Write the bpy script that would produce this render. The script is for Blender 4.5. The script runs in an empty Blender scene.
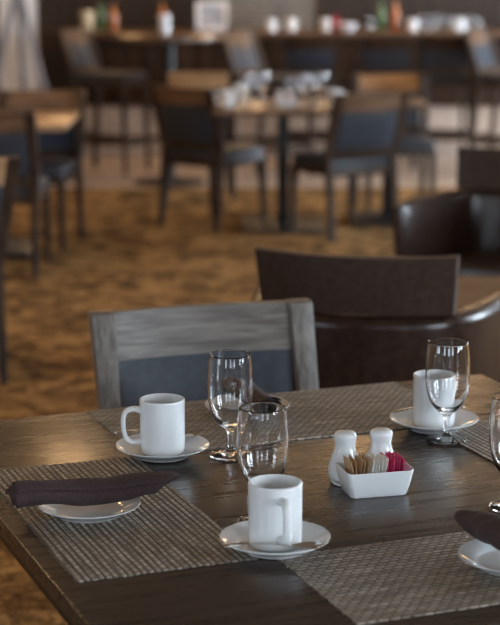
import bpy, bmesh, math, random
from mathutils import Vector, Matrix
R = math.radians
PI = math.pi
S = bpy.context.scene
C = S.collection

# ------------------------------------------------------------------ materials
def mat(name, col, rough=0.5, metal=0.0, spec=0.5, emit=None, estr=0.0, trans=0.0, ior=1.45, coat=0.0):
    m = bpy.data.materials.new(name); m.use_nodes = True
    b = m.node_tree.nodes['Principled BSDF']
    b.inputs['Base Color'].default_value = (*col, 1)
    b.inputs['Roughness'].default_value = rough
    b.inputs['Metallic'].default_value = metal
    b.inputs['Specular IOR Level'].default_value = spec
    b.inputs['IOR'].default_value = ior
    b.inputs['Transmission Weight'].default_value = trans
    b.inputs['Coat Weight'].default_value = coat
    if emit:
        b.inputs['Emission Color'].default_value = (*emit, 1)
        b.inputs['Emission Strength'].default_value = estr
    return m

def nodes(m):
    nt = m.node_tree
    return nt, nt.nodes, nt.links, nt.nodes['Principled BSDF']

def noise_mat(name, c1, c2, scale=(1, 1, 1), nscale=5.0, detail=4, lo=0.35, hi=0.65, rough=0.5, bump=0.0,
              spec=0.5, dist=0.0, rough2=None, c3=None, bumpdist=0.002):
    m = mat(name, c1, rough, spec=spec)
    nt, N, Lk, b = nodes(m)
    tc = N.new('ShaderNodeTexCoord'); mp = N.new('ShaderNodeMapping'); mp.inputs['Scale'].default_value = scale
    nz = N.new('ShaderNodeTexNoise'); nz.inputs['Scale'].default_value = nscale
    nz.inputs['Detail'].default_value = detail; nz.inputs['Distortion'].default_value = dist
    rp = N.new('ShaderNodeValToRGB')
    rp.color_ramp.elements[0].position = lo; rp.color_ramp.elements[0].color = (*c1, 1)
    rp.color_ramp.elements[1].position = hi; rp.color_ramp.elements[1].color = (*c2, 1)
    if c3:
        e = rp.color_ramp.elements.new((lo + hi) / 2); e.color = (*c3, 1)
    Lk.new(tc.outputs['Object'], mp.inputs['Vector']); Lk.new(mp.outputs['Vector'], nz.inputs['Vector'])
    Lk.new(nz.outputs['Fac'], rp.inputs['Fac']); Lk.new(rp.outputs['Color'], b.inputs['Base Color'])
    if rough2 is not None:
        mr = N.new('ShaderNodeMapRange'); mr.inputs['To Min'].default_value = rough; mr.inputs['To Max'].default_value = rough2
        Lk.new(nz.outputs['Fac'], mr.inputs['Value']); Lk.new(mr.outputs['Result'], b.inputs['Roughness'])
    if bump:
        bp = N.new('ShaderNodeBump'); bp.inputs['Strength'].default_value = bump; bp.inputs['Distance'].default_value = bumpdist
        Lk.new(nz.outputs['Fac'], bp.inputs['Height']); Lk.new(bp.outputs['Normal'], b.inputs['Normal'])
    return m

def carpet_mat():
    m = mat('carpet', (.3, .15, .05), 0.95, spec=0.1)
    nt, N, Lk, b = nodes(m)
    tc = N.new('ShaderNodeTexCoord')
    def nz(s, d, dist, sc=(1, 1, 1)):
        mp = N.new('ShaderNodeMapping'); mp.inputs['Scale'].default_value = sc
        n = N.new('ShaderNodeTexNoise'); n.inputs['Scale'].default_value = s; n.inputs['Detail'].default_value = d
        n.inputs['Distortion'].default_value = dist
        Lk.new(tc.outputs['Object'], mp.inputs['Vector']); Lk.new(mp.outputs['Vector'], n.inputs['Vector']); return n
    a = nz(4.5, 3, 1.6); f = nz(16, 2, 2.2); g = nz(220, 2, 0)
    r1 = N.new('ShaderNodeValToRGB')
    e = r1.color_ramp.elements
    e[0].position = .36; e[0].color = (.095, .05, .019, 1)
    e[1].position = .62; e[1].color = (.43, .25, .10, 1)
    r2 = N.new('ShaderNodeValToRGB'); e = r2.color_ramp.elements
    e[0].position = .40; e[0].color = (.30, .28, .25, 1); e[1].position = .56; e[1].color = (1, 1, 1, 1)
    mx = N.new('ShaderNodeMix'); mx.data_type = 'RGBA'; mx.blend_type = 'MULTIPLY'; mx.inputs[0].default_value = .8
    Lk.new(a.outputs['Fac'], r1.inputs['Fac']); Lk.new(f.outputs['Fac'], r2.inputs['Fac'])
    Lk.new(r1.outputs['Color'], mx.inputs[6]); Lk.new(r2.outputs['Color'], mx.inputs[7])
    Lk.new(mx.outputs[2], b.inputs['Base Color'])
    bp = N.new('ShaderNodeBump'); bp.inputs['Strength'].default_value = .5; bp.inputs['Distance'].default_value = .004
    Lk.new(g.outputs['Fac'], bp.inputs['Height']); Lk.new(bp.outputs['Normal'], b.inputs['Normal'])
    return m

def weave_mat(name):
    # woven vinyl: ribs along local X, staggered stitches
    m = mat(name, (.2, .17, .14), 0.55, spec=0.35)
    nt, N, Lk, b = nodes(m)
    tc = N.new('ShaderNodeTexCoord')
    nz0 = N.new('ShaderNodeTexNoise'); nz0.inputs['Scale'].default_value = 60
    sub = N.new('ShaderNodeVectorMath'); sub.operation = 'SCALE'; sub.inputs['Scale'].default_value = .0025
    add = N.new('ShaderNodeVectorMath'); add.operation = 'ADD'
    Lk.new(tc.outputs['Object'], nz0.inputs['Vector']); Lk.new(nz0.outputs['Color'], sub.inputs[0])
    Lk.new(tc.outputs['Object'], add.inputs[0]); Lk.new(sub.outputs['Vector'], add.inputs[1])
    br = N.new('ShaderNodeTexBrick')
    br.inputs['Scale'].default_value = 1.0; br.inputs['Brick Width'].default_value = .0175; br.inputs['Row Height'].default_value = .011
    br.inputs['Mortar Size'].default_value = .0032; br.inputs['Mortar Smooth'].default_value = .7; br.inputs['Bias'].default_value = -.1
    br.inputs['Color1'].default_value = (.31, .27, .23, 1); br.inputs['Color2'].default_value = (.49, .435, .375, 1)
    br.inputs['Mortar'].default_value = (.19, .16, .13, 1)
    br.offset = .5
    # fine threads along the ribs
    wv = N.new('ShaderNodeTexNoise'); wv.inputs['Scale'].default_value = 1.0; wv.inputs['Detail'].default_value = 2
    mp = N.new('ShaderNodeMapping'); mp.inputs['Scale'].default_value = (7, 260, 1)
    Lk.new(tc.outputs['Object'], mp.inputs['Vector']); Lk.new(mp.outputs['Vector'], wv.inputs['Vector'])
    rp = N.new('ShaderNodeValToRGB'); e = rp.color_ramp.elements
    e[0].position = .40; e[0].color = (.40, .36, .32, 1); e[1].position = .60; e[1].color = (1.25, 1.22, 1.18, 1)
    Lk.new(wv.outputs['Fac'], rp.inputs['Fac'])
    mx = N.new('ShaderNodeMix'); mx.data_type = 'RGBA'; mx.blend_type = 'MULTIPLY'; mx.inputs[0].default_value = .8
    Lk.new(br.outputs['Color'], mx.inputs[6]); Lk.new(rp.outputs['Color'], mx.inputs[7])
    Lk.new(mx.outputs[2], b.inputs['Base Color'])
    sx = N.new('ShaderNodeSeparateXYZ'); Lk.new(add.outputs['Vector'], sx.inputs['Vector'])
    mu = N.new('ShaderNodeMath'); mu.operation = 'MULTIPLY'; mu.inputs[1].default_value = PI / .011; Lk.new(sx.outputs['Y'], mu.inputs[0])
    sn = N.new('ShaderNodeMath'); sn.operation = 'SINE'; Lk.new(mu.outputs['Value'], sn.inputs[0])
    ab = N.new('ShaderNodeMath'); ab.operation = 'ABSOLUTE'; Lk.new(sn.outputs['Value'], ab.inputs[0])
    cx = N.new('ShaderNodeCombineXYZ'); ma = N.new('ShaderNodeMath'); ma.operation = 'MULTIPLY_ADD'; ma.inputs[1].default_value = .0055
    Lk.new(ab.outputs['Value'], ma.inputs[0]); Lk.new(sx.outputs['X'], ma.inputs[2])
    Lk.new(ma.outputs['Value'], cx.inputs['X']); Lk.new(sx.outputs['Y'], cx.inputs['Y']); Lk.new(cx.outputs['Vector'], br.inputs['Vector'])
    rs = N.new('ShaderNodeMapRange'); rs.inputs['From Max'].default_value = .75; rs.inputs['To Min'].default_value = .22; rs.inputs['To Max'].default_value = 1
    Lk.new(ab.outputs['Value'], rs.inputs['Value'])
    m3 = N.new('ShaderNodeMix'); m3.data_type = 'RGBA'; m3.blend_type = 'MULTIPLY'; m3.inputs[0].default_value = 1
    Lk.new(mx.outputs[2], m3.inputs[6]); Lk.new(rs.outputs['Result'], m3.inputs[7]); Lk.new(m3.outputs[2], b.inputs['Base Color'])
    inv = N.new('ShaderNodeMath'); inv.operation = 'SUBTRACT'; inv.inputs[0].default_value = 1
    Lk.new(br.outputs['Fac'], inv.inputs[1])
    bp = N.new('ShaderNodeBump'); bp.inputs['Strength'].default_value = .9; bp.inputs['Distance'].default_value = .003
    Lk.new(inv.outputs['Value'], bp.inputs['Height']); Lk.new(bp.outputs['Normal'], b.inputs['Normal'])
    return m

def table_wood():
    m = mat('table_wood', (.07, .045, .03), 0.3, spec=0.55)
    nt, N, Lk, b = nodes(m)
    tc = N.new('ShaderNodeTexCoord'); mp = N.new('ShaderNodeMapping'); mp.inputs['Scale'].default_value = (2.2, 34, 34)
    nz = N.new('ShaderNodeTexNoise'); nz.inputs['Scale'].default_value = 1.5; nz.inputs['Detail'].default_value = 6; nz.inputs['Distortion'].default_value = .4
    Lk.new(tc.outputs['Object'], mp.inputs['Vector']); Lk.new(mp.outputs['Vector'], nz.inputs['Vector'])
    rp = N.new('ShaderNodeValToRGB'); e = rp.color_ramp.elements
    e[0].position = .33; e[0].color = (.023, .015, .011, 1); e[1].position = .68; e[1].color = (.054, .036, .025, 1)
    Lk.new(nz.outputs['Fac'], rp.inputs['Fac']); Lk.new(rp.outputs['Color'], b.inputs['Base Color'])
    mr = N.new('ShaderNodeMapRange'); mr.inputs['To Min'].default_value = .26; mr.inputs['To Max'].default_value = .29
    Lk.new(nz.outputs['Fac'], mr.inputs['Value']); Lk.new(mr.outputs['Result'], b.inputs['Roughness'])
    return m

M = {}
M['table'] = table_wood()
M['edge'] = mat('table_edge', (.014, .010, .008), .35)
M['weave'] = weave_mat('woven_vinyl')
M['china'] = mat('white_china', (.70, .72, .735), .08, spec=.55, coat=.3)
M['glass'] = mat('clear_glass', (1, 1, 1), 0.0, trans=1.0, ior=1.46)
M['napkin'] = noise_mat('brown_linen', (.036, .022, .022), (.062, .040, .040), nscale=420, detail=2, rough=.85, bump=.35, spec=.2, bumpdist=.0006)
M['napkin'].node_tree.nodes['Principled BSDF'].inputs['Sheen Weight'].default_value = .03
M['steel'] = mat('steel', (.62, .60, .58), .14, metal=1.0)
M['hole'] = mat('hole_dark', (.02, .02, .02), .8)
M['paper_brown'] = noise_mat('packet_tan', (.42, .26, .13), (.55, .40, .25), nscale=60, rough=.6)
M['paper_white'] = noise_mat('packet_white', (.86, .85, .82), (.62, .55, .52), nscale=90, lo=.52, hi=.78, rough=.55)
M['paper_pink'] = noise_mat('packet_pink', (.62, .03, .16), (.80, .35, .45), nscale=90, lo=.5, hi=.75, rough=.55)
M['greywood'] = noise_mat('cool_lit_stained_wood', (.085, .073, .063), (.185, .163, .145), scale=(2, 24, 34), nscale=3.0, detail=6, rough=.42, bump=.08, spec=.4, dist=.15)  # dark-stained wood with cool daylight put into its grey
M['greywood_v'] = noise_mat('cool_lit_stained_wood_upright', (.095, .082, .071), (.19, .168, .15), scale=(34, 24, 2), nscale=3.0, detail=6, rough=.42, bump=.08, spec=.4, dist=.15)
M['brownwood'] = noise_mat('brown_stained_wood', (.022, .013, .009), (.060, .036, .024), scale=(8, 8, 1.5), nscale=4, detail=4, rough=.4, spec=.4)
M['brownrail'] = noise_mat('brown_rail_wood', (.07, .040, .024), (.17, .10, .06), scale=(1.5, 8, 8), nscale=4, detail=4, rough=.4, spec=.4)
M['orangewood'] = noise_mat('honey_wood', (.20, .085, .025), (.40, .19, .07), scale=(1.5, 8, 8), nscale=4, detail=4, rough=.35, spec=.4)
M['tanwood'] = noise_mat('tan_wood', (.28, .16, .08), (.48, .30, .16), scale=(1.5, 8, 8), nscale=4, detail=4, rough=.35, spec=.4)
M['blue'] = noise_mat('blue_leather', (.027, .034, .047), (.037, .046, .062), nscale=50, rough=.42, bump=.1, spec=.45)
M['navy'] = noise_mat('navy_leather', (.020, .026, .040), (.030, .038, .055), nscale=50, rough=.42, bump=.1, spec=.4)
M['brownleather'] = noise_mat('brown_leather', (.018, .009, .007), (.032, .016, .011), nscale=40, rough=.26, bump=.08, spec=.4)
M['brownpanel'] = noise_mat('brown_back_leather', (.035, .022, .017), (.055, .036, .028), nscale=60, rough=.5, bump=.1, spec=.2)
M['black'] = mat('black_metal', (.012, .012, .013), .4)
M['barwood'] = noise_mat('bar_panel_wood', (.020, .011, .007), (.055, .029, .018), scale=(5, 1, .6), nscale=3, detail=4, rough=.45, spec=.25)
M['bartop'] = noise_mat('bar_top_wood', (.07, .038, .022), (.15, .085, .05), scale=(.8, 8, 8), nscale=3, detail=4, rough=.3)
M['kick'] = noise_mat('kick_tile', (.42, .32, .25), (.58, .46, .38), nscale=5, rough=.35)
M['slat'] = noise_mat('slat_wood', (.16, .10, .055), (.26, .17, .10), scale=(1.5, 10, 4), nscale=4, rough=.45)
M['wall'] = noise_mat('wall_paint', (.19, .13, .085), (.23, .16, .11), nscale=2, rough=.8)
M['wallwarm'] = noise_mat('wall_timber', (.022, .014, .010), (.045, .028, .019), scale=(4, 1, .5), nscale=3, rough=.5)
M['ceil'] = noise_mat('ceiling_paint', (.24, .185, .13), (.28, .22, .155), nscale=2, rough=.9)
M['frame'] = mat('window_frame', (.10, .085, .07), .5)
M['carpet'] = carpet_mat()
M['grey'] = noise_mat('grey_blind', (.20, .19, .18), (.28, .27, .25), nscale=4, rough=.6)
M['greypost'] = noise_mat('greypost', (.20, .20, .23), (.32, .32, .36), scale=(6, 6, 1), nscale=4, rough=.5)
M['windowpale'] = noise_mat('pale_window_light', (.72, .70, .68), (.86, .85, .84), scale=(10, 1, 1), nscale=4, rough=.8)  # pale colour stands in for window light
M['white'] = mat('white_paint', (.75, .76, .80), .4)
M['paperprint'] = noise_mat('printed_sheet', (.25, .26, .30), (.55, .56, .60), scale=(1, 1, 9), nscale=6, rough=.6)
M['green'] = mat('green_bottle', (.06, .12, .03), .15, coat=.3)
M['amber'] = mat('amber_bottle', (.35, .12, .03), .15, coat=.3)
M['yellow'] = mat('pale_yellow_carton', (.62, .52, .34), .5)
M['red'] = mat('red_bottle', (.35, .03, .06), .2)

def floor_tiles():
    m = mat('floor_tile', (.4, .3, .22), .3)
    nt, N, Lk, b = nodes(m)
    tc = N.new('ShaderNodeTexCoord')
    br = N.new('ShaderNodeTexBrick'); br.inputs['Scale'].default_value = 1.0
    br.inputs['Brick Width'].default_value = .6; br.inputs['Row Height'].default_value = .3; br.inputs['Mortar Size'].default_value = .006
    br.inputs['Color1'].default_value = (.55, .43, .34, 1); br.inputs['Color2'].default_value = (.45, .345, .27, 1); br.inputs['Mortar'].default_value = (.16, .12, .09, 1)
    Lk.new(tc.outputs['Object'], br.inputs['Vector']); Lk.new(br.outputs['Color'], b.inputs['Base Color'])
    return m
M['tile'] = floor_tiles()

def window_mat(name, strength):
    m = bpy.data.materials.new(name); m.use_nodes = True
    nt = m.node_tree; N = nt.nodes; Lk = nt.links
    N.clear()
    out = N.new('ShaderNodeOutputMaterial'); em = N.new('ShaderNodeEmission'); em.inputs['Strength'].default_value = strength
    tc = N.new('ShaderNodeTexCoord'); nz = N.new('ShaderNodeTexNoise'); nz.inputs['Scale'].default_value = 2.2; nz.inputs['Detail'].default_value = 4
    rp = N.new('ShaderNodeValToRGB'); e = rp.color_ramp.elements
    e[0].position = .40; e[0].color = (.42, .52, .50, 1); e[1].position = .52; e[1].color = (.74, .84, 1.0, 1)
    Lk.new(tc.outputs['Object'], nz.inputs['Vector']); Lk.new(nz.outputs['Fac'], rp.inputs['Fac'])
    Lk.new(rp.outputs['Color'], em.inputs['Color']); Lk.new(em.outputs['Emission'], out.inputs['Surface'])
    return m

# ------------------------------------------------------------------ mesh helpers
def link(name, bm, m, parent=None, smooth=True, angle=40, loc=None, rotz=0.0, recalc=True):
    if recalc: bmesh.ops.recalc_face_normals(bm, faces=bm.faces[:])
    me = bpy.data.meshes.new(name); bm.to_mesh(me); bm.free()
    if m: me.materials.append(m)
    if smooth:
        for p in me.polygons: p.use_smooth = True
        me.set_sharp_from_angle(angle=R(angle))
    o = bpy.data.objects.new(name, me); C.objects.link(o)
    if parent: o.parent = parent
    if loc: o.location = loc
    if rotz: o.rotation_euler.z = rotz
    return o

def tag(o, label, cat, group=None):
    o['label'] = label; o['category'] = cat
    if group: o['group'] = group
    return o

def thing(name, label, cat, loc=(0, 0, 0), rotz=0.0, group=None):
    o = bpy.data.objects.new(name, None); C.objects.link(o)
    o.empty_display_size = .05
    o.location = loc; o.rotation_euler = (0, 0, rotz)
    return tag(o, label, cat, group)

def struct(name, bm, m, parent=None, **k):
    o = link(name, bm, m, parent, **k)
    if parent is None: o['kind'] = 'structure'
    return o

def dup(root, loc, rotz, label=None, group=None, mats=None):
    def rec(o, par):
        c = o.copy(); C.objects.link(c)
        if par: c.parent = par
        for ch in o.children: rec(ch, c)
        return c
    r = rec(root, None)
    r.location = loc; r.rotation_euler = (0, 0, rotz)
    if label: r['label'] = label
    if group: r['group'] = group
    elif 'group' in r: del r['group']
    return r

def box(bm, cx, cy, cz, sx, sy, sz, bev=0.0, mx=None, seg=2):
    t = bmesh.new()
    bmesh.ops.create_cube(t, size=1)
    for v in t.verts: v.co = Vector((v.co.x * sx, v.co.y * sy, v.co.z * sz))
    if bev: bmesh.ops.bevel(t, geom=t.edges[:], offset=bev, segments=seg, affect='EDGES', profile=.5)
    for v in t.verts:
        v.co += Vector((cx, cy, cz))
        if mx is not None: v.co = mx @ v.co
    merge(bm, t)

def merge(bm, t):
    vm = {v: bm.verts.new(v.co) for v in t.verts}
    for f in t.faces:
        try: bm.faces.new([vm[v] for v in f.verts])
        except ValueError: pass
    t.free()

def loft(bm, rings, closed_ring=True, caps=True):
    vs = [[bm.verts.new(p) for p in r] for r in rings]
    n = len(vs[0])
    for a, b in zip(vs, vs[1:]):
        for i in range(n if closed_ring else n - 1):
            j = (i + 1) % n
            bm.faces.new((a[i], a[j], b[j], b[i]))
    if caps and closed_ring:
        bm.faces.new(vs[0][::-1]); bm.faces.new(vs[-1])
    return vs

def rrect(hx, hy, r, n=3):
    r = min(r, hx * .98, hy * .98)
    pts = []
    for (sx, sy, a0) in ((1, 1, 0), (-1, 1, 90), (-1, -1, 180), (1, -1, 270)):
        for k in range(n + 1):
            a = R(a0 + 90 * k / n)
            pts.append((sx * (hx - r) + r * math.cos(a), sy * (hy - r) + r * math.sin(a)))
    return pts

def post(bm, pts, r=.004):
    # pts: (x, y, z, half x, half y) horizontal rounded rectangles going up
    loft(bm, [[(x + a, y + b, z) for a, b in rrect(hx, hy, r)] for x, y, z, hx, hy in pts])

def lathe(bm, prof, n=48, close=False):
    # prof: (r, z); r == 0 ends are poles
    rings = []
    for r, z in prof:
        if r <= 1e-6: rings.append([bm.verts.new((0, 0, z))])
        else: rings.append([bm.verts.new((r * math.cos(2 * PI * i / n), r * math.sin(2 * PI * i / n), z)) for i in range(n)])
    for a, b in zip(rings, rings[1:]):
        for i in range(n):
            j = (i + 1) % n
            if len(a) == 1 and len(b) == 1: continue
            if len(a) == 1: bm.faces.new((a[0], b[j], b[i]))
            elif len(b) == 1: bm.faces.new((a[i], a[j], b[0]))
            else: bm.faces.new((a[i], a[j], b[j], b[i]))

def smooth_prof(pts, sub=4):
    out = []
    n = len(pts)
    for i in range(n - 1):
        p0 = pts[max(i - 1, 0)]; p1 = pts[i]; p2 = pts[i + 1]; p3 = pts[min(i + 2, n - 1)]
        for k in range(sub):
            t = k / sub
            q = []
            for d in range(len(p1)):
                q.append(.5 * (2 * p1[d] + (p2[d] - p0[d]) * t + (2 * p0[d] - 5 * p1[d] + 4 * p2[d] - p3[d]) * t * t
                         + (3 * p1[d] - p0[d] - 3 * p2[d] + p3[d]) * t ** 3))
            out.append(tuple(q))
    out.append(tuple(pts[-1]))
    return out

def tube(bm, pts, rx, ry=None, n=10, up=Vector((0, 0, 1)), caps=True):
    pts = [Vector(p) for p in pts]
    rings = []
    for i, p in enumerate(pts):
        t = (pts[min(i + 1, len(pts) - 1)] - pts[max(i - 1, 0)]).normalized()
        s = t.cross(up)
        if s.length < 1e-4: s = Vector((1, 0, 0))
        s.normalize(); u = s.cross(t)
        a = rx[i] if isinstance(rx, (list, tuple)) else rx
        b = a if ry is None else (ry[i] if isinstance(ry, (list, tuple)) else ry)
        rings.append([p + s * a * math.cos(2 * PI * k / n) + u * b * math.sin(2 * PI * k / n) for k in range(n)])
    loft(bm, rings, caps=caps)

# ------------------------------------------------------------------ setting
def slab(name, x0, x1, y0, y1, z0, z1, m):
    bm = bmesh.new(); box(bm, (x0 + x1) / 2, (y0 + y1) / 2, (z0 + z1) / 2, x1 - x0, y1 - y0, z1 - z0)
    return struct(name, bm, m, smooth=False)
X0, X1, Y0, Y1, ZC = -5.0, 5.0, -2.6, 17.6, 3.0
slab('floor', X0, X1, 12.75, Y1, -.10, 0, M['tile'])
slab('floor_carpet', X0, X1, Y0, 12.75, -.10, 0, M['carpet'])
slab('ceiling', X0 - .1, X1 + .1, Y0 - .1, Y1 + .1, ZC, ZC + .1, M['ceil'])
slab('wall_back', X0 - .1, X1 + .1, Y1, Y1 + .1, 0, ZC, M['wallwarm'])
# the wall behind the camera and the window wall, with openings
def wall_with_openings(name, axis, pos, thick, a0, a1, ops, z0, z1):
    bm = bmesh.new()
    def seg(s0, s1, b, t):
        if s1 - s0 < 1e-4 or t - b < 1e-4: return
        if axis == 'x': box(bm, pos, (s0 + s1) / 2, (b + t) / 2, thick, s1 - s0, t - b)
        else: box(bm, (s0 + s1) / 2, pos, (b + t) / 2, s1 - s0, thick, t - b)
    cur = a0
    for s0, s1 in ops:
        seg(cur, s0, 0, ZC); seg(s0, s1, 0, z0); seg(s0, s1, z1, ZC); cur = s1
    seg(cur, a1, 0, ZC)
    return struct(name, bm, M['wall'], smooth=False)
ops_r = [(-.9, .2), (1.0, 2.1), (6.2, 7.9), (11.8, 14.0)]  # last two are unseen windows added to brighten the background and bar
ops_l = [(-.8, 1.2)]  # unseen window added to give the goblets bright outlines
ops_b = [(-2.9, -1.9), (-.3, .7), (1.9, 2.9)]
wall_with_openings('wall_right', 'x', X1 + .05, .1, Y0, Y1, ops_r, .75, 2.65)
wall_with_openings('wall_left', 'x', X0 - .05, .1, Y0, Y1, ops_l, .75, 2.65)
wall_with_openings('wall_front', 'y', Y0 - .05, .1, X0, X1, ops_b, .75, 2.65)
MW1 = window_mat('daylight_side', 38.0); MW2 = window_mat('daylight_rear', 9.5); MW3 = window_mat('added_daylight_far_side', 10.0)
def window(idx, axis, pos, s0, s1, z0, z1, m):
    bm = bmesh.new()
    def bar(s, z, ws, wz):
        if axis == 'x': box(bm, pos, s, z, .06, ws, wz)
        else: box(bm, s, pos, z, ws, .06, wz)
    c = (s0 + s1) / 2
    for s in (s0 + .03, c, s1 - .03): bar(s, (z0 + z1) / 2, .06, z1 - z0)
    for z in (z0 + .03, z0 + 1.25, z1 - .03): bar(c, z, s1 - s0, .06)
    w = struct('window_%d' % idx, bm, M['frame'], smooth=False)
    bp = bmesh.new()
    d = (.02 if pos > 0 else -.02) if axis == 'x' else -.02
    if axis == 'x': box(bp, pos + d, c, (z0 + z1) / 2, .01, s1 - s0 - .04, z1 - z0 - .04)
    else: box(bp, c, pos + d, (z0 + z1) / 2, s1 - s0 - .04, .01, z1 - z0 - .04)
    link('pane', bp, m, w, smooth=False)
n = 1
for s0, s1 in ops_r: window(n, 'x', X1 + .05, s0, s1, .75, 2.65, MW1); n += 1
for s0, s1 in ops_l: window(n, 'x', X0 - .05, s0, s1, .75, 2.65, MW3); n += 1
for s0, s1 in ops_b: window(n, 'y', Y0 - .05, s0, s1, .75, 2.65, MW2); n += 1

# ------------------------------------------------------------------ the near dining table
TA = R(21.4)                      # table turned against the room
TR = Vector((.5057, 3.8366, 0))   # its far corner
ex = Vector((math.cos(TA), math.sin(TA), 0)); ey = Vector((-math.sin(TA), math.cos(TA), 0))
def T(a, b, z=.75):
    p = TR + ex * a + ey * b
    return Vector((p.x, p.y, z))
TWX, TWY = 1.223, 1.33
tc_ = T(-TWX / 2, -TWY / 2, 0)
dt = thing('dining_table', 'large dark wood square dining table laid for four in the front', 'table', tc_, TA)
bm = bmesh.new(); box(bm, 0, 0, .736, TWX, TWY, .028, .0016)
link('tabletop', bm, M['table'], dt)
bm = bmesh.new(); box(bm, 0, 0, .712, TWX - .012, TWY - .012, .02, .002)
link('underframe', bm, M['edge'], dt)
bm = bmesh.new(); lathe(bm, [(0, .03), (.05, .03), (.045, .05), (.045, .69), (.14, .702), (0, .702)], 32); link('pedestal', bm, M['black'], dt)
bm = bmesh.new(); lathe(bm, smooth_prof([(0, 0), (.30, 0), (.31, .006), (.30, .014), (.10, .028), (.05, .034), (0, .034)], 3), 40); link('base_plate', bm, M['black'], dt)

# ------------------------------------------------------------------ placemats
def placemat(a0, a1, b0, b1, along_y, label, seed):
    rnd = random.Random(seed)
    la, lb = a1 - a0, b1 - b0
    w, h = (lb, la) if along_y else (la, lb)
    nx, ny = int(w / .0045), int(h / .0092)
    bm = bmesh.new()
    top = []
    for j in range(ny + 1):
        e0 = -w / 2 + rnd.uniform(-.0022, .0022); e1 = w / 2 + rnd.uniform(-.0022, .0022)
        row = []
        for i in range(nx + 1):
            x = e0 + (e1 - e0) * i / nx; y = -h / 2 + h * j / ny
            if j in (0, ny): y += rnd.uniform(-.0006, .0006)
            row.append(bm.verts.new((x, y, .0022)))
        top.append(row)
    for j in range(ny):
        for i in range(nx): bm.faces.new((top[j][i], top[j][i + 1], top[j + 1][i + 1], top[j + 1][i]))
    r = bmesh.ops.extrude_face_region(bm, geom=bm.faces[:])
    for g in r['geom']:
        if isinstance(g, bmesh.types.BMVert): g.co.z = .0003
    c = T((a0 + a1) / 2, (b0 + b1) / 2, .75)
    o = link('placemat', bm, M['weave'], None, angle=60, loc=c, rotz=TA + (PI / 2 if along_y else 0))
    return tag(o, label, 'placemat', 'woven placemats on the near table')
placemat(-1.192, -.906, -.958, -.352, True, 'woven taupe placemat lying under the long rolled napkin and small plate', 1)
placemat(-.897, -.212, -.352, -.004, False, 'woven taupe placemat along the table edge nearest the blue-backed chair', 2)
placemat(-.878, -.262, -1.262, -.962, False, 'woven taupe placemat in front, beside the white mug with handle turned forward', 3)
placemat(-.315, -.012, -.96, -.355, True, 'woven taupe placemat under the mug standing behind a goblet by the table corner', 4)

# ------------------------------------------------------------------ crockery
def saucer_bm(r):
    k = r / .0855
    bm = bmesh.new()
    lathe(bm, [(a * k, b) for a, b in smooth_prof([(0, .0035), (.040, .0035), (.0455, .0005), (.049, 0), (.052, .003), (.062, .0085), (.075, .014), (.084, .0188),
               (.0856, .0203), (.0846, .0216), (.074, .0172), (.060, .0108), (.050, .0082), (.046, .0068), (.0445, .0066), (.02, .0064), (0, .0064)], 4)], 64)
    return bm
def plate_bm(r):
    k = r / .083
    bm = bmesh.new()
    lathe(bm, [(a * k, b) for a, b in smooth_prof([(0, .003), (.045, .003), (.050, 0), (.054, .0005), (.058, .004), (.070, .0105), (.082, .0165),
               (.0835, .0178), (.0825, .019), (.070, .0137), (.058, .0085), (.052, .0065), (.03, .006), (0, .006)], 4)], 64)
    return bm
def mug(loc, rotz, label, r=.0415, h=.1):
    t = thing('coffee_mug', label, 'mug', loc, rotz, 'white coffee mugs on the near table')
    k = r / .0415
    bm = bmesh.new()
    lathe(bm, [(a * k, b * h / .1) for a, b in smooth_prof([(0, .0025), (.032, .0025), (.034, 0), (.0365, 0), (.0392, .002), (.0405, .007), (.0412, .03), (.0414, .09), (.0416, .0975),
               (.0410, .0998), (.0398, .1003), (.0387, .0995), (.0380, .096), (.0376, .05), (.0368, .018), (.033, .009), (.02, .0075), (0, .0075)], 3)], 64)
    link('body', bm, M['china'], t)
    bm = bmesh.new()
    pts = smooth_prof([(.039 * k, 0, .0805 * h / .1), (.053 * k, 0, .084 * h / .1), (.066 * k, 0, .080 * h / .1), (.0715 * k, 0, .068 * h / .1), (.0715 * k, 0, .047 * h / .1),
                       (.067 * k, 0, .031 * h / .1), (.055 * k, 0, .0225 * h / .1), (.039 * k, 0, .0225 * h / .1)], 5)
    m_ = len(pts)
    w = [.0072 + .0022 * abs(2 * i / (m_ - 1) - 1) ** 2 for i in range(m_)]
    hh = [.0046 + .0022 * abs(2 * i / (m_ - 1) - 1) ** 3 for i in range(m_)]
    tube(bm, pts, hh, w, n=14, up=Vector((0, 1, 0)))
    link('handle', bm, M['china'], t)
    return t
def tagged(name, bm, m, loc, label, cat, group=None, rotz=0):
    return tag(link(name, bm, m, None, loc=loc, rotz=rotz), label, cat, group)

Z0 = .7502; ZM = .7524
sL, sN, sR = Vector((-.160, 3.182, ZM)), Vector((.039, 2.656, ZM)), Vector((.356, 3.375, ZM))
sr0 = tagged('saucer', saucer_bm(.0855), M['china'], sL, 'white saucer under the mug standing in front of the blue-backed chair', 'saucer', 'white saucers on the near table')
tag(dup(sr0, sN, 0), 'white saucer with a steel spoon lying across its front rim', 'saucer', 'white saucers on the near table')
tag(dup(sr0, sR, 0), 'white saucer under the mug that stands behind the goblet near the table corner', 'saucer', 'white saucers on the near table')
dz = Vector((0, 0, .0066))
mug(sL + dz, R(192), 'white mug on a saucer before the blue-backed chair, handle out to the side')
mug(sN + dz, R(-76), 'white mug in front whose handle faces the viewer', r=.042, h=.101)
mug(sR + dz, R(112), 'white mug seen partly through the tall goblet near the table corner', r=.0415)

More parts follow.
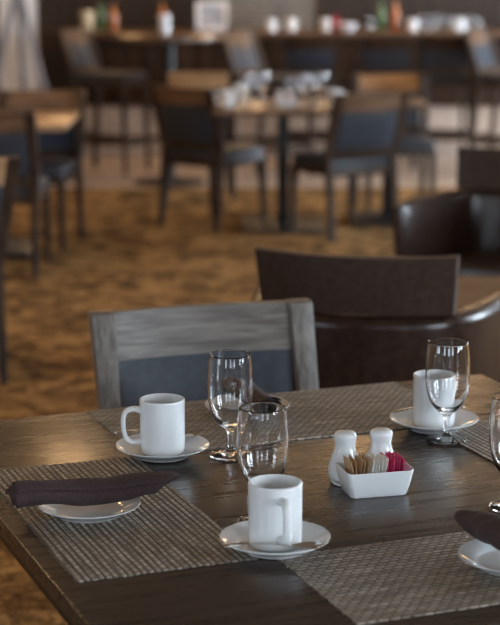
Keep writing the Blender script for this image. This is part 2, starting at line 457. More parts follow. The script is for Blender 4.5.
def goblet(loc, label, group, n=56):
    t = thing('water_goblet', label, 'glass', loc, 0, group)
    outer = [(0, 0), (.030, 0), (.0375, .0012), (.0385, .003), (.037, .0046), (.026, .0062), (.012, .0095), (.0066, .0145), (.0052, .024), (.0050, .036), (.0060, .045), (.0105, .0525),
             (.0190, .0595), (.0275, .069), (.0345, .0825), (.0395, .101), (.0418, .122), (.0419, .145), (.0402, .170), (.0380, .1885), (.0376, .1905)]
    inner = [(.0368, .1912), (.0362, .1900), (.0385, .170), (.0402, .145), (.0401, .122), (.0379, .102), (.0328, .085), (.0255, .0725), (.0160, .0645), (.008, .0612), (0, .0602)]
    po, pi_ = smooth_prof(outer, 3), smooth_prof(inner, 3)
    for nm, pr in (('foot', po[:22]), ('stem', po[21:34]), ('bowl', po[33:] + pi_)):   # three parts of one continuous skin of glass
        bm = bmesh.new(); lathe(bm, pr, n); link(nm, bm, M['glass'], t, recalc=False, angle=180)
    return t
gb = goblet((-.036, 3.185, Z0), 'empty clear stemmed goblet standing in front of the blue-backed chair', 'clear goblets on the near table')
G = 'clear goblets on the near table'
dup(gb, (.020, 2.80, Z0), 0, 'empty clear goblet standing just behind the front mug', G)
dup(gb, (.371, 3.29, ZM - .0022), 0, 'empty clear stemmed goblet in front of the mug by the table corner', G)
dup(gb, (.436, 2.868, Z0), 0, 'empty clear goblet cut off by the picture edge above the bent napkin', G)

# plates under the napkins
p0 = tagged('bread_plate', plate_bm(.0835), M['china'], (-.264, 2.835, ZM), 'small white plate under the long rolled napkin on the striped-looking placemat', 'plate', 'white bread plates on the near table')
dup(p0, (-.006, 3.49, ZM), 0, 'small white plate with napkin seen behind the goblets by the far table edge', 'white bread plates on the near table')
dup(p0, (.397, 2.578, ZM), 0, 'small white plate under the bent napkin at the picture edge', 'white bread plates on the near table')

# ------------------------------------------------------------------ rolled napkins
def napkin(L, Rr, seed, loc, rotz, label, bend=0.0, flat=.84, turns=2.42, tip=0.0, point=.022, droop=.0):
    rnd = random.Random(seed)
    bm = bmesh.new()
    nl, na = 44, 92
    ph = [rnd.uniform(0, 6.28) for _ in range(8)]
    rows = []
    for i in range(nl + 1):
        s = i / nl
        row = []
        for k in range(na + 1):
            th = 2 * PI * turns * k / na
            rad = Rr * (.50 + .50 * k / na)
            wr = (.050 * math.sin(9 * s + th + ph[0]) + .055 * math.sin(17 * s - 2 * th + ph[1]) + .022 * math.sin(31 * s + 3 * th + ph[2]) + .03 * math.sin(5 * s + ph[3]))
            taper = 1 - .06 * s + .05 * math.sin(6.5 * s + ph[4])
            rr = rad * (1 + wr * (k / na)) * taper * (1 - tip * s ** 5)
            # the end is cut on a slant so that the layers show as steps
            end = L * s + (s ** 4) * (point * math.sin(th + .6) - .012 * (k / na)) - ((1 - s) ** 6) * (.016 * (1 - k / na) + .003 * math.sin(th))
            x = end - L / 2
            y = rr * math.cos(th) * (1.0 + .12 * s ** 2)
            z = rr * math.sin(th) * flat * (1 - .18 * s ** 3) + Rr * flat * .98
            y += bend * ((s - .5) ** 2) * L
            z += droop * math.sin(PI * s) + .004 * math.sin(8 * s + ph[5])
            row.append(bm.verts.new((x, y, z)))
        rows.append(row)
    for a, b in zip(rows, rows[1:]):
        for k in range(na): bm.faces.new((a[k], a[k + 1], b[k + 1], b[k]))
    o = link('rolled_napkin', bm, M['napkin'], None, angle=60, loc=loc, rotz=rotz)
    md = o.modifiers.new('thick', 'SOLIDIFY'); md.thickness = .0016; md.offset = -1
    return tag(o, label, 'napkin', 'dark napkins on the near table')
napkin(.256, .0290, 3, (-.255, 2.838, .7665), math.atan2(.072, .25), 'long dark brown rolled napkin across the small plate on the striped-looking placemat')
napkin(.215, .026, 7, (.000, 3.492, .7665), R(112), 'dark brown rolled napkin behind the goblets by the far table edge')
napkin(.236, .0345, 11, (.394, 2.572, .7665), R(108), 'dark brown rolled napkin running out of the picture beside the front placemat', bend=.3, tip=.36, point=.026)

# ------------------------------------------------------------------ spoons
def spoon_bm(L=.155):
    bm = bmesh.new()
    prof = [(0, .0045), (.006, .0062), (.02, .0058), (.05, .0042), (.085, .0030), (.103, .0032), (.110, .006), (.120, .0125), (.132, .0155), (.144, .0135), (.152, .0075), (.155, .001)]
    pts = smooth_prof(prof, 3)
    nx = 8
    rows = []
    for x, w in pts:
        row = []
        for j in range(nx + 1):
            u = 2 * j / nx - 1
            z = .003 + .004 * math.sin(PI * min(x / .105, 1))
            if x > .103:
                q = (x - .129) / .026
                z += -.006 * (1 - u * u) * max(0, 1 - q * q)
            else: z += .0008 * (1 - u * u)
            row.append(bm.verts.new((x - L / 2, u * w, z)))
        rows.append(row)
    for a, b in zip(rows, rows[1:]):
        for j in range(nx): bm.faces.new((a[j], a[j + 1], b[j + 1], b[j]))
    r = bmesh.ops.extrude_face_region(bm, geom=bm.faces[:])
    for g in r['geom']:
        if isinstance(g, bmesh.types.BMVert): g.co.z -= .0016
    return bm
SG = 'steel teaspoons on the saucers'
sp0 = tagged('teaspoon', spoon_bm(), M['steel'], (.036, 2.606, .7725), 'steel teaspoon lying across the front saucer before the mug', 'spoon', SG, rotz=R(1))
dup(sp0, (-.176, 3.250, .7725), R(-9), 'steel teaspoon behind the mug that stands before the blue-backed chair', SG)
dup(sp0, (.352, 3.436, .7725), R(20.9), 'steel teaspoon behind the mug by the table corner', SG)

# ------------------------------------------------------------------ condiment caddy
CA = R(14.5)
cc = Vector((.2125, 2.962, Z0))
def caddy(loc, rotz, label):
    t = thing('condiment_caddy', label, 'caddy', loc, rotz)
    bm = bmesh.new()
    def ring(hx, hy, r, z, dip=0):
        return [(x, y, z + dip * (x / hx) ** 4) for x, y in rrect(hx, hy, r, 5)]
    rings = [ring(.044, .026, .006, .0015), ring(.0485, .030, .008, .0), ring(.0505, .032, .009, .002), ring(.0555, .0365, .009, .022), ring(.0600, .0395, .009, .0415, .004),
             ring(.0595, .039, .0085, .0430, .004), ring(.0575, .037, .008, .0425, .004), ring(.0520, .033, .007, .022), ring(.0465, .0275, .006, .0065), ring(.040, .022, .005, .0052)]
    loft(bm, rings)
    link('tray', bm, M['china'], t, angle=50)
    bm = bmesh.new()
    pts = rrect(.056, .030, .024, 8)
    rr = [[(x * k, y * k + .064, z) for x, y in pts] for k, z in ((.94, 0), (1.0, .0018), (1.0, .0038), (.95, .0050), (.9, .0048))]
    loft(bm, rr)
    link('shaker_stand', bm, M['china'], t)
    return t
caddy(cc, CA, 'white china caddy holding sugar packets in the middle of the near table')
cm = Matrix.Translation(cc) @ Matrix.Rotation(CA, 4, 'Z')
def shaker(loc, label, grp='white shakers on the near table'):
    t = thing('shaker', label, 'shaker', loc, 0, grp); t.scale = (1, 1, .95)
    bm = bmesh.new()
    lathe(bm, [(a * 1.13, b) for a, b in smooth_prof([(0, .001), (.019, .001), (.0215, .0), (.0245, .004), (.0262, .014), (.0250, .028), (.0205, .044), (.0168, .056), (.0158, .065), (.0170, .073), (.0178, .079), (.0172, .0845), (.0135, .0888), (.007, .0905), (0, .091)], 4)], 40)
    link('body', bm, M['china'], t)
    bm = bmesh.new()
    for a, b in [(0, 0)] + [(.0055 * math.cos(k * 2 * PI / 5), .0055 * math.sin(k * 2 * PI / 5)) for k in range(5)]:
        q = bmesh.new(); lathe(q, [(0, .0902), (.0009, .0902), (.0009, .0913 - (a * a + b * b) * 8), (0, .0914 - (a * a + b * b) * 8)], 8)
        for v in q.verts: v.co += Vector((a, b, 0))
        merge(bm, q)
    link('pour_holes', bm, M['hole'], t)
    return t
s1 = cm @ Vector((-.030, .072, .0052)); s2 = cm @ Vector((.036, .072, .0052))
shaker(s1, 'white china shaker behind the tan sugar packets')
shaker(s2, 'white china shaker behind the pink sugar packets')

def packet_bm(seed):
    rnd = random.Random(seed)
    bm = bmesh.new()
    W, H = .044, .055
    ny, nz = 8, 10
    for side in (1, -1):
        rows = []
        for j in range(nz + 1):
            v = j / nz
            row = []
            for i in range(ny + 1):
                u = i / ny
                th = .0011 * (math.sin(PI * min(1, max(0, (v - .1) / .8))) ** .7) * math.sin(PI * u) ** .5 if 0 < u < 1 and .1 < v < .9 else 0
                wav = .0005 * math.sin(14 * u + seed) * (v > .85)
                row.append(bm.verts.new((side * (th + .00028) + wav, (u - .5) * W, v * H)))
            rows.append(row)
        for a, b in zip(rows, rows[1:]):
            for i in range(ny): bm.faces.new((a[i], a[i + 1], b[i + 1], b[i]))
    bmesh.ops.remove_doubles(bm, verts=bm.verts[:], dist=.0001)
    # close the rim
    be = [e for e in bm.edges if e.is_boundary]
    bmesh.ops.bridge_loops(bm, edges=be)
    return bm
rnd = random.Random(5)
cols = [('paper_brown', 'tan')] * 5 + [('paper_white', 'white')] * 6 + [('paper_pink', 'pink')] * 6
for k, (mk, cn) in enumerate(cols):
    x = -.0425 + .0850 * (k / (len(cols) - 1))
    lean = R(9 + rnd.uniform(-5, 6)) * (-1 if k < 2 else 1) if k < 14 else R(5 + rnd.uniform(-2, 2))
    top = rnd.uniform(-.003, .003)
    p = cm @ Vector((x - math.sin(lean) * .02, rnd.uniform(-.001, .001), .0072 + rnd.uniform(0, .0025)))
    o = link('sugar_packet', packet_bm(k), M[mk], None, loc=p)
    o.rotation_euler = (R(rnd.uniform(-3, 3)), lean, CA + R(rnd.uniform(-3, 3)))
    first = {0: 'tan sugar packet at the end of the row beside the tray wall', 5: 'white sugar packet standing next to the tan ones', 10: 'white sugar packet standing next to the pink ones', 16: 'pink sugar packet at the end of the row beside the tray wall'}
    tag(o, first.get(k, {'tan': 'tan sugar packet in the tan part of the row in the white caddy', 'white': 'white sugar packet among the white ones in the white caddy', 'pink': 'pink sweetener packet among the pink ones in the white caddy'}[cn]),
        'sugar packet', cn + ' packets in the white caddy')

# ------------------------------------------------------------------ chairs
def side_chair(label, wood='brownwood', woodv=None, rail=None, panel='blue', w=.23, wt=.2535, H=.87, seat_z=.46, group=None, stool=False):
    """front faces local -Y; origin on the floor under the seat"""
    woodv = woodv or wood; rail = rail or wood
    t = thing('bar_stool' if stool else 'dining_chair', label, 'stool' if stool else 'chair', (0, 0, 0), 0, group)
    lean = .115
    yb = .20
    for s in (-1, 1):
        bm = bmesh.new()
        post(bm, [(s * (w - .005), yb + .05, 0, .016, .018), (s * (w - .006), yb, seat_z, .021, .021), (s * (w + (wt - w) * .3 - .004), yb + lean * .30, seat_z + (H - seat_z) * .38, .0225, .019),
                  (s * (wt - .029), yb + lean * .95, H - .004, .029, .0165), (s * (wt - .029), yb + lean, H, .027, .0145)])
        link('leg', bm, M[woodv], t)
        bm = bmesh.new()
        post(bm, [(s * (w - .022), -.215, 0, .013, .013), (s * (w - .025), -.205, seat_z - .06, .021, .021)])
        link('leg', bm, M[woodv], t)
    bm = bmesh.new()
    box(bm, 0, 0, seat_z - .062, 2 * w - .02, .43, .05, .004)
    link('seat_frame', bm, M[wood], t)
    bm = bmesh.new()
    rr = []
    for z, k in ((-.036, .97), (-.02, 1.0), (.0, .99), (.012, .955), (.018, .86), (.021, .6), (.022, .25)):
        rr.append([(x * k, y * k - .012, seat_z + z) for x, y in rrect(w - .006, .215, .04, 5)])
    loft(bm, rr); link('seat', bm, M[panel], t)
    # curved back pieces
    def back_piece(z0, z1, thick, off, nm, m, puff=0.0, inset=.052, nz=6):
        bm = bmesh.new()
        nx = 16
        def P(u, v, side):
            z = z0 + (z1 - z0) * v
            f = (z - seat_z) / (H - seat_z)
            half = (w - .006) + (wt - .029 - w + .006) * f - inset * .5
            y = yb + lean * f ** .9 + .022 * (1 - u * u) + off
            bul = puff * (1 - u ** 6) * (1 - (2 * v - 1) ** 6)
            return (u * half, y + side * (thick / 2 + bul), z + (.010 * (1 - u * u) if z1 >= H - .001 else 0) * v)
        A = [[P(2 * i / nx - 1, j / nz, -1) for i in range(nx + 1)] for j in range(nz + 1)]
        B = [[P(2 * i / nx - 1, j / nz, 1) for i in range(nx + 1)] for j in range(nz + 1)]
        rings = [a + b[::-1] for a, b in zip(A, B)]
        loft(bm, rings)
        return link(nm, bm, m, t, angle=35)
    zr = H - .108
    back_piece(zr, H - .002, .026, 0, 'top_rail', M[rail], inset=.05)
    back_piece(seat_z + .065, zr - .0005, .018, .0, 'back_panel', M[panel], puff=.008, inset=.050)
    back_piece(seat_z + .02, seat_z + .064, .024, 0, 'lower_rail', M[wood], inset=.05)
    if stool:
        bm = bmesh.new()
        for s in (-1, 1): box(bm, s * (w - .02), .01, .24, .02, .42, .03, .003)
        box(bm, 0, -.21, .22, 2 * w - .06, .022, .034, .003); box(bm, 0, .225, .28, 2 * w - .06, .02, .03, .003)
        link('footrest', bm, M[wood], t)
    return t
near = side_chair('stained wooden chair, its grey put in as cool light, with blue leather back beyond the near table', 'greywood', 'greywood_v', 'greywood', wt=.265, H=.855)
near.location = T(-.508, .135, 0); near.rotation_euler.z = R(17.7)

bg = 'brown wooden chairs around the tables beyond'
proto = side_chair('x', 'brownwood', rail='brownrail', H=.86)
def place(root, x, y, deg, label, first=False, group=None):
    """deg: the way the front faces, 0 = towards the camera, 90 = towards +x"""
    if first:
        root.location = (x, y, 0); root.rotation_euler.z = R(deg); root['label'] = label
        return root
    return dup(root, (x, y, 0), R(deg), label, group)
place(proto, .545, 10.62, 210, 'brown wooden chair with lit blue back at the far table set with glasses', True)
proto['group'] = bg
place(proto, -.215, 11.05, 140, 'dark-backed wooden chair with blue seat at the other side of the glass-set far table', group=bg)
place(proto, -1.315, 9.42, 176, 'brown wooden chair with blue back cut by the picture edge, turned away', group=bg)
place(proto, -1.235, 10.20, -6, 'dark wooden chair with blue seat facing us behind a tan tabletop', group=bg)

tan = side_chair('wooden chair with pale tan curved top rail cut by the picture edge nearest us', 'brownwood', rail='tanwood', wt=.30, H=.89)
place(tan, -1.26, 7.0, 200, 'wooden chair with tan curved top rail poking in at the picture edge', True)
plr = side_chair('x', 'brownwood', rail='tanwood', H=.87)  # tan colour stands in for light on the rail
place(plr, -.35, 12.30, 182, 'wooden chair of which the pale top rail shows behind the dark-backed chair', True)
org = side_chair('x', 'brownwood', rail='orangewood', H=.86)
place(org, .94, 11.62, 5, 'wooden chair with honey orange top rail behind the lit blue-backed chair', True)

sg = 'bar stools along the bar counter'
st = side_chair('x', 'brownwood', rail='brownrail', panel='blue', w=.22, wt=.235, H=1.07, seat_z=.74, stool=True, group=sg)
place(st, -1.06, 13.72, 68, 'bar stool with pale blue back standing sideways by the round high table', True)
place(st, 1.98, 13.62, 62, 'bar stool with pale blue back at the picture edge, turned sideways to the bar', group=sg)
place(st, .17, 13.36, 60, 'bar stool with pale blue back behind the goblets of the far table', group=sg)
dk = side_chair('x', 'brownwood', rail='barwood', panel='navy', w=.22, wt=.235, H=1.02, seat_z=.70, stool=True, group=sg)
place(dk, .46, 14.16, 180, 'dark navy bar stool facing the bar, next to the pale-backed stool behind the goblets', True)
place(dk, 1.04, 14.12, 180, 'dark navy bar stool facing the bar, middle of the three dark ones', group=sg)
place(dk, 1.50, 14.22, 180, 'dark navy bar stool facing the bar, next to the stool at the picture edge', group=sg)

# ------------------------------------------------------------------ tub chairs
def tub_chair(label, cat='armchair'):
    t = thing('tub_armchair', label, cat, (0, 0, 0), 0, 'brown leather tub chairs')
    # plan path: arm front -> round the back -> other arm front; front faces -Y
    path = [(-.345, -.30), (-.328, -.16), (-.300, .0), (-.266, .12), (-.212, .205), (-.12, .255), (0, .275)]
    path = path + [(-x, y) for x, y in path[-2::-1]]
    path = smooth_prof(path, 4)
    bm = bmesh.new()
    rings = []
    n_ = len(path)
    for i, (x, y) in enumerate(path):
        a = path[max(i - 1, 0)]; b = path[min(i + 1, n_ - 1)]
        tx, ty = b[0] - a[0], b[1] - a[1]; l = math.hypot(tx, ty); nx_, ny_ = ty / l, -tx / l
        ring = []
        e = min(i, n_ - 1 - i) / 5.0
        k = 1 if e >= 1 else math.sqrt(max(.04, 1 - (1 - e) ** 2))
        top = .69 - .02 * (1 - k)
        for u, v in rrect(.040 * k, (top - .13) / 2, .032 * k, 5):
            flare = .018 * (v / .28)
            ring.append((x - nx_ * (u + flare), y - ny_ * (u + flare), (top + .13) / 2 + v))
        rings.append(ring)
    loft(bm, rings); link('tub_shell', bm, M['brownleather'], t)
    bm = bmesh.new()
    nx, nz = 20, 6
    def P(u, v, side):
        x = u * (.268 + .012 * v); y = .215 + .055 * (1 - u * u) + .035 * v
        z = .692 + .166 * v - .006 * (1 - u * u) * v
        return (x, y + side * .018, z)
    rings = []
    for j in range(nz + 1):
        rings.append([P(2 * i / nx - 1, j / nz, -1) for i in range(nx + 1)] + [P(2 * i / nx - 1, j / nz, 1) for i in range(nx + 1)][::-1])
    loft(bm, rings)
    bmesh.ops.bevel(bm, geom=[e for e in bm.edges if e.is_manifold and e.calc_face_angle(0) > 1], offset=.008, segments=3, affect='EDGES')
    link('back_panel', bm, M['brownpanel'], t)
    bm = bmesh.new()
    loft(bm, [[(x * k, y * k - .04, z) for x, y in rrect(.262, .265, .06, 6)] for z, k in ((.30, .97), (.32, 1), (.42, 1), (.445, .98), (.455, .92), (.46, .6), (.461, .2))])
    link('seat_cushion', bm, M['brownleather'], t)
    bm = bmesh.new(); box(bm, 0, -.03, .22, .50, .48, .16, .01); link('seat_base', bm, M['brownleather'], t)
    for sx in (-1, 1):
        for sy in (-1, 1):
            bm = bmesh.new(); post(bm, [(sx * .235, sy * .20 - .03, 0, .016, .016), (sx * .23, sy * .19 - .03, .145, .024, .024)]); link('leg', bm, M['brownwood'], t)
    return t
tb = tub_chair('dark brown leather tub armchair turned away just behind the near table')
tb.location = (.352, 5.06, 0); tb.rotation_euler.z = R(165)
dup(tb, (1.02, 7.12, 0), R(-24), 'dark brown leather tub armchair facing us beyond the low slatted table', 'brown leather tub chairs')

# ------------------------------------------------------------------ other tables
def side_table(name, label, x, y, wx, wy, h, m, deg=0, slats=0):
    t = thing(name, label, 'table', (x, y, 0), R(deg))
    if slats:
        bm = bmesh.new()
        d = wy / slats
        for k in range(slats): box(bm, 0, -wy / 2 + d * (k + .5), h - .015, wx, d * .86, .03, .004)
        link('slatted_top', bm, M[m], t)
        bm = bmesh.new(); box(bm, 0, 0, h - .055, wx - .06, wy - .06, .048, .003); link('apron', bm, M['brownwood'], t)
        for sx in (-1, 1):
            for sy in (-1, 1):
                bm = bmesh.new(); box(bm, sx * (wx / 2 - .06), sy * (wy / 2 - .06), (h - .08) / 2, .05, .05, h - .08, .004); link('leg', bm, M['brownwood'], t)
        return t
    bm = bmesh.new(); box(bm, 0, 0, h - .015, wx, wy, .03, .004); link('tabletop', bm, M[m], t)
    bm = bmesh.new(); box(bm, 0, 0, h / 2, .07, .07, h - .06, .006); link('pedestal', bm, M['black'], t)
    bm = bmesh.new(); box(bm, 0, 0, .015, .5, .5, .03, .006); link('base_plate', bm, M['black'], t)
    return t
side_table('dining_table', 'far wooden table set with goblets, mugs and a caddy', .20, 10.86, .84, .92, .75, 'bartop')
side_table('dining_table', 'small wooden table behind the lit blue-backed chair', .86, 11.14, .42, .50, .75, 'bartop')
side_table('dining_table', 'tan wooden table between the blue chairs at the picture edge', -1.46, 9.97, .96, .84, .75, 'tanwood')
side_table('low_table', 'low wooden table with slatted top between the leather tub chairs', 1.16, 6.36, .95, .56, .46, 'slat', -4, slats=9)
ht = thing('high_table', 'round high table with black column by the sideways bar stool', 'table', (-.58, 13.02, 0))
bm = bmesh.new(); lathe(bm, [(0, 1.03), (.385, 1.03), (.395, 1.036), (.395, 1.062), (.385, 1.067), (0, 1.067)], 48); link('tabletop', bm, M['bartop'], ht)
bm = bmesh.new(); lathe(bm, [(0, .02), (.04, .02), (.04, 1.0), (.12, 1.028), (0, 1.028)], 24); link('pedestal', bm, M['black'], ht)
bm = bmesh.new(); lathe(bm, [(0, 0), (.26, 0), (.265, .01), (.05, .03), (0, .03)], 32); link('base_plate', bm, M['black'], ht)

# things on the far table
FG = 'goblets on the far table'
for x, y, lb in ((-.02, 10.80, 'first goblet from the dark-backed chair on the far table'), (.075, 10.95, 'second goblet from the dark-backed chair on the far table'),
                 (.325, 10.80, 'goblet beside the caddy on the far table'), (.425, 10.92, 'goblet on the far table nearest the lit blue-backed chair')):
    dup(gb, (x, y, .7505), 0, lb, FG)
mg = [o for o in C.objects if o.name == 'coffee_mug'][0]
MG = 'mugs on the far table'
for x, y, a, lb in ((-.13, 10.66, 190, 'white mug on the far table nearest the dark-backed chair'), (-.06, 11.08, 30, 'white mug behind the goblets on the far table'), (.50, 10.70, 0, 'white mug on the far table nearest the lit blue-backed chair')):
    dup(mg, (x, y, .7505), R(a), lb, MG)
cd = [o for o in C.objects if o.name == 'condiment_caddy'][0]
dup(cd, (.21, 10.72, .7505), R(5), 'white caddy with pink packets on the far table')
sh = [o for o in C.objects if o.name == 'shaker'][0]
for x, lb in ((.175, 'white shaker on the far table behind the caddy, nearer the dark-backed chair'), (.240, 'white shaker on the far table behind the caddy, nearer the lit blue-backed chair')):
    dup(sh, (x, 10.792, .7558), 0, lb, 'shakers on the far table')
for k, (x, mk, cn) in enumerate(((.185, 'paper_white', 'white'), (.198, 'paper_white', 'white'), (.215, 'paper_pink', 'pink'), (.228, 'paper_pink', 'pink'), (.24, 'paper_pink', 'pink'))):
    o = link('sugar_packet', packet_bm(30 + k), M[mk], None, loc=(x, 10.72, .758)); o.rotation_euler = (0, R(5), R(5))
    tag(o, cn + ' packet among its like in the caddy on the far table', 'sugar packet', cn + ' packets on the far table')

# ------------------------------------------------------------------ bar
BX0, BX1, BY = -1.50, 4.6, 14.72
bar = thing('bar_counter', 'long dark wooden bar counter with pale tiled foot across the back of the room', 'bar', (0, BY, 0))
bm = bmesh.new(); box(bm, (BX0 + BX1) / 2, .27, .985, BX1 - BX0, .70, .045, .006); link('countertop', bm, M['bartop'], bar)
bm = bmesh.new(); box(bm, (BX0 + BX1) / 2, .30, .685, BX1 - BX0 - .06, .50, .55, .003)
for k in range(14): box(bm, BX0 + .25 + k * .44, .035, .685, .03, .03, .53, .003)
link('front_panel', bm, M['barwood'], bar)
bm = bmesh.new(); box(bm, (BX0 + BX1) / 2, .32, .205, BX1 - BX0 - .06, .46, .41); link('kick_panel', bm, M['kick'], bar, smooth=False)
bm = bmesh.new(); tube(bm, [(BX0 + .05, -.10, .16), (BX1, -.10, .16)], .022, n=12, up=Vector((0, 0, 1)))
for k in range(7): tube(bm, [(BX0 + .2 + k, -.10, .16), (BX0 + .2 + k, .12, .16)], .012, n=8)
link('foot_rail', bm, M['brownwood'], bar)

BZ = 1.0082
def tumbler_bm(r=.035, h=.12):
    bm = bmesh.new(); lathe(bm, [(0, 0), (r * .8, 0), (r * .84, .004), (r, h), (r * .93, h), (r * .78, .01), (0, .01)], 28); return bm
def bottle_bm(r=.036, h=.26):
    bm = bmesh.new(); lathe(bm, smooth_prof([(0, 0), (r * .9, 0), (r, .008), (r, h * .55), (r * .85, h * .66), (r * .38, h * .76), (r * .34, h * .94), (r * .42, h * .95), (r * .42, h), (0, h)], 3), 24); return bm
def bowl_bm(r=.08, h=.06):
    bm = bmesh.new(); lathe(bm, smooth_prof([(0, 0), (r * .5, 0), (r * .55, .004), (r * .85, h * .5), (r, h), (r * .95, h), (r * .78, h * .5), (r * .4, .01), (0, .01)], 3), 32); return bm
tagged('tumbler', tumbler_bm(.045, .14), M['white'], (-.61, 13.02, 1.068), 'pale tumbler standing on the round high table', 'glass')
tagged('carton', tumbler_bm(.06, .16), M['yellow'], (-1.34, 15.0, BZ), 'pale yellow tub at the end of the bar counter', 'tub')
tagged('bottle', bottle_bm(.036, .24), M['green'], (-1.22, 15.0, BZ), 'green bottle on the bar next to the pale yellow tub', 'bottle')
tagged('bottle', bottle_bm(.036, .22), M['amber'], (-1.12, 14.98, BZ), 'amber bottle on the bar next to the green bottle', 'bottle')
tagged('bottle', bottle_bm(.034, .24), M['amber'], (-.72, 15.0, BZ), 'amber bottle on the bar above the round high table', 'bottle')
# framed sheet
fr = thing('framed_sheet', 'white framed printed sheet standing on the bar counter', 'sign', (-.315, 14.95, BZ))
bm = bmesh.new()
for sx in (-1, 1): box(bm, sx * .115, 0, .12, .03, .025, .24, .003)
for z in (.015, .225): box(bm, 0, 0, z, .20, .025, .03, .003)
link('frame', bm, M['white'], fr)
bm = bmesh.new(); box(bm, 0, .004, .12, .20, .012, .18); link('sheet', bm, M['paperprint'], fr, smooth=False)
tg = 'clear tumblers along the bar'
tm = tagged('tumbler', tumbler_bm(), M['glass'], (.30, 14.9, BZ), 'clear tumbler on the bar next to the white bowl', 'glass', tg)
mug_spots = [(.17, 14.85, 'white mug on the bar behind the first dark stool'), (.34, 15.0, 'white mug on the bar next to the clear tumbler'), (.62, 14.95, 'white mug on the bar next to the red bottle'), (1.33, 14.88, 'white mug on the bar above the middle dark stool'),
             (1.72, 14.9, 'white mug on the bar between the tumblers near the picture edge')]
for k, (x, y, lb) in enumerate(mug_spots): dup(mg, (x, y, BZ), R(40 * k), lb, 'white mugs along the bar')
for x, y in ((1.42, 14.95), (1.50, 14.85), (1.58, 14.98), (1.66, 14.82), (1.80, 14.95), (1.88, 14.86)):
    dup(tm, (x, y, BZ), 0, 'clear tumbler in the row on the bar near the picture edge', 'clear tumblers in the row near the picture edge')
tm.location = (.99, 14.9, BZ)
tagged('bowl', bowl_bm(), M['white'], (.80, 14.92, BZ), 'white bowl on the bar between the dark stools', 'bowl')
tagged('bottle', bottle_bm(.034, .13), M['red'], (.71, 14.98, BZ), 'small red bottle on the bar next to the white bowl', 'bottle')
for x, m_, lb in ((1.08, 'green', 'green bottle on the bar next to the clear tumbler'), (1.20, 'amber', 'amber bottle on the bar above the middle dark stool')):
    tagged('bottle', bottle_bm(.036, .25), M[m_], (x, 15.02, BZ), lb, 'bottle')

# slatted blind and back counter behind the bar
bl = thing('slatted_screen', 'grey slatted screen behind the bar counter', 'screen', (.10, 16.6, 0))
bm = bmesh.new()
for k in range(26): box(bm, 0, 0, .94 + k * .045, 1.0, .02, .028, .003)
link('slats', bm, M['grey'], bl)
bm = bmesh.new()
for s in (-1, 1): box(bm, s * .51, 0, 1.1, .04, .05, 2.2, .003)
link('frame', bm, M['brownwood'], bl)
bc = thing('back_counter', 'dark counter along the wall behind the bar', 'counter', (1.5, 17.2, 0))
bm = bmesh.new(); box(bm, 0, 0, .44, 6.2, .6, .88, .004); link('cabinet', bm, M['barwood'], bc)
bm = bmesh.new(); box(bm, 0, -.01, .90, 6.24, .64, .04, .004); link('worktop', bm, M['bartop'], bc)

# made-up pale screen coloured as window light, slanted stand at the far side
cs = thing('window_light_screen', 'tall made-up pale screen coloured as window light, in a dark frame beyond the bar end', 'screen', (-1.80, 14.15, 0), R(4))
bm = bmesh.new(); box(bm, 0, 0, 1.07, .30, .014, 1.96, .003); link('panel', bm, M['windowpale'], cs)
bm = bmesh.new()
for sx in (-1, 1): box(bm, sx * .165, 0, 1.05, .028, .03, 2.1, .003)
for z in (.07, 2.07): box(bm, 0, 0, z, .302, .028, .05, .003)
for sx in (-1, 1): box(bm, sx * .165, 0, .015, .04, .36, .03, .004)
link('frame', bm, M['brownwood'], cs)
es = thing('easel', 'grey wooden easel with slanted legs before the pale window-light screen', 'easel', (-1.69, 13.25, 0))
for sx in (-1, 1):
    bm = bmesh.new(); post(bm, [(sx * .34, -.05, 0, .026, .018), (sx * .02, .05, 1.34, .022, .018)]); link('leg', bm, M['greypost'], es)
bm = bmesh.new(); post(bm, [(0, .42, 0, .02, .02), (0, .08, 1.32, .018, .018)]); link('rear_leg', bm, M['greypost'], es)
bm = bmesh.new(); box(bm, 0, -.03, .50, .46, .05, .04, .003); link('ledge', bm, M['greypost'], es)

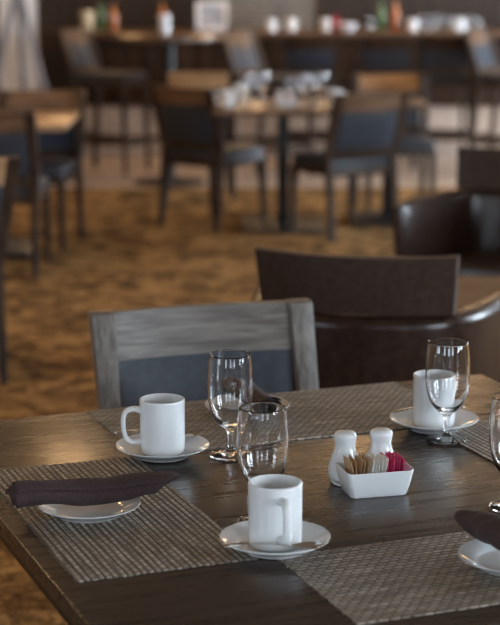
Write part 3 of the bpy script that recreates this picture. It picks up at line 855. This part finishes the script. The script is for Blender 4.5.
# ------------------------------------------------------------------ lights of the room
def lamp(name, x, y, energy, col=(1.0, .62, .30), size=.5):
    l = bpy.data.lights.new(name, 'AREA'); l.shape = 'DISK'; l.size = size; l.energy = energy; l.color = col
    o = bpy.data.objects.new(name, l); C.objects.link(o); o.location = (x, y, ZC - .05); l.energy = energy * .085
    return o
M['globe'] = mat('globe_glow', (.9, .7, .5), .5, emit=(1.0, .60, .28), estr=38.0)
M['lampglow'] = mat('lamp_glow', (.9, .8, .6), .6, emit=(1.0, .70, .40), estr=.8)
lspots = [(-2.0, 5.6, 330), (-2.6, 7.2, 100), (.2, 9.8, 25), (2.0, 9.0, 40), (-1.2, 12.0, 70), (.8, 12.6, 70), (-3.2, 12.5, 60), (.2, 16.0, 40), (2.2, 16.0, 40)]
for k, (x, y, e) in enumerate(lspots):
    c = thing('ceiling_lamp', 'round warm ceiling lamp in the ceiling of the room', 'lamp', (x, y, ZC), 0, 'round ceiling lamps')
    bm = bmesh.new(); lathe(bm, [(0, 0), (.28, 0), (.28, -.03), (.26, -.035), (.25, -.012), (0, -.012)], 32); link('rim', bm, M['black'], c)
    bm = bmesh.new(); lathe(bm, [(0, -.014), (.248, -.014), (.248, -.030), (0, -.034)], 32); link('diffuser', bm, M['lampglow'], c)
    lamp('lamp_light', x, y, e)

for k in range(6):
    x = -1.2 + k * 1.05
    c = thing('pendant_lamp', 'warm globe pendant lamp hanging over the bar counter', 'lamp', (x, 14.75, ZC), 0, 'pendant lamps over the bar')
    bm = bmesh.new(); tube(bm, [(0, 0, 0), (0, 0, -.80)], .006, n=8, up=Vector((1, 0, 0))); link('cord', bm, M['black'], c)
    bm = bmesh.new(); lathe(bm, [(0, -.78), (.05, -.78), (.06, -.83), (0, -.83)], 24); link('cap', bm, M['black'], c)
    bm = bmesh.new(); lathe(bm, [(0, -.82)] + [(.11 * math.sin(PI * q / 12), -.93 + .11 * math.cos(PI * q / 12)) for q in range(1, 12)] + [(0, -1.04)], 28); link('globe', bm, M['globe'], c)

for x, y, lb in ((-1.50, 9.9, 'unseen globe pendant lamp added over the tan table between the blue chairs'), (-2.7, 9.2, 'unseen globe pendant lamp added further along from the tan table')):
    r = dup(c, (x, y, ZC), 0, lb, 'added pendant lamps over the tables')  # unseen pendants added to throw amber light on the near table

w = bpy.data.worlds.new('world'); S.world = w; w.use_nodes = True
w.node_tree.nodes['Background'].inputs['Color'].default_value = (.6, .75, 1, 1)
w.node_tree.nodes['Background'].inputs['Strength'].default_value = .3

# ------------------------------------------------------------------ camera
cam = bpy.data.cameras.new('camera'); co = bpy.data.objects.new('camera', cam); C.objects.link(co)
co.location = (0, 0, 1.66); co.rotation_euler = (R(90 - 11.3864), 0, 0)
cam.sensor_width = 36; cam.lens = 36 * 1800 / 625
cam.dof.use_dof = True; cam.dof.focus_distance = 3.10; cam.dof.aperture_fstop = 4.0
cam.clip_end = 60
S.camera = co
S.view_settings.view_transform = 'Standard'; S.view_settings.look = 'None'
S.view_settings.exposure = 0.2; S.view_settings.gamma = 1.0; S.view_settings.use_curve_mapping = False
S.cycles.use_denoising = True; S.cycles.filter_width = 1.1
S.cycles.max_bounces = 14; S.cycles.transmission_bounces = 12; S.cycles.sample_clamp_indirect = 25
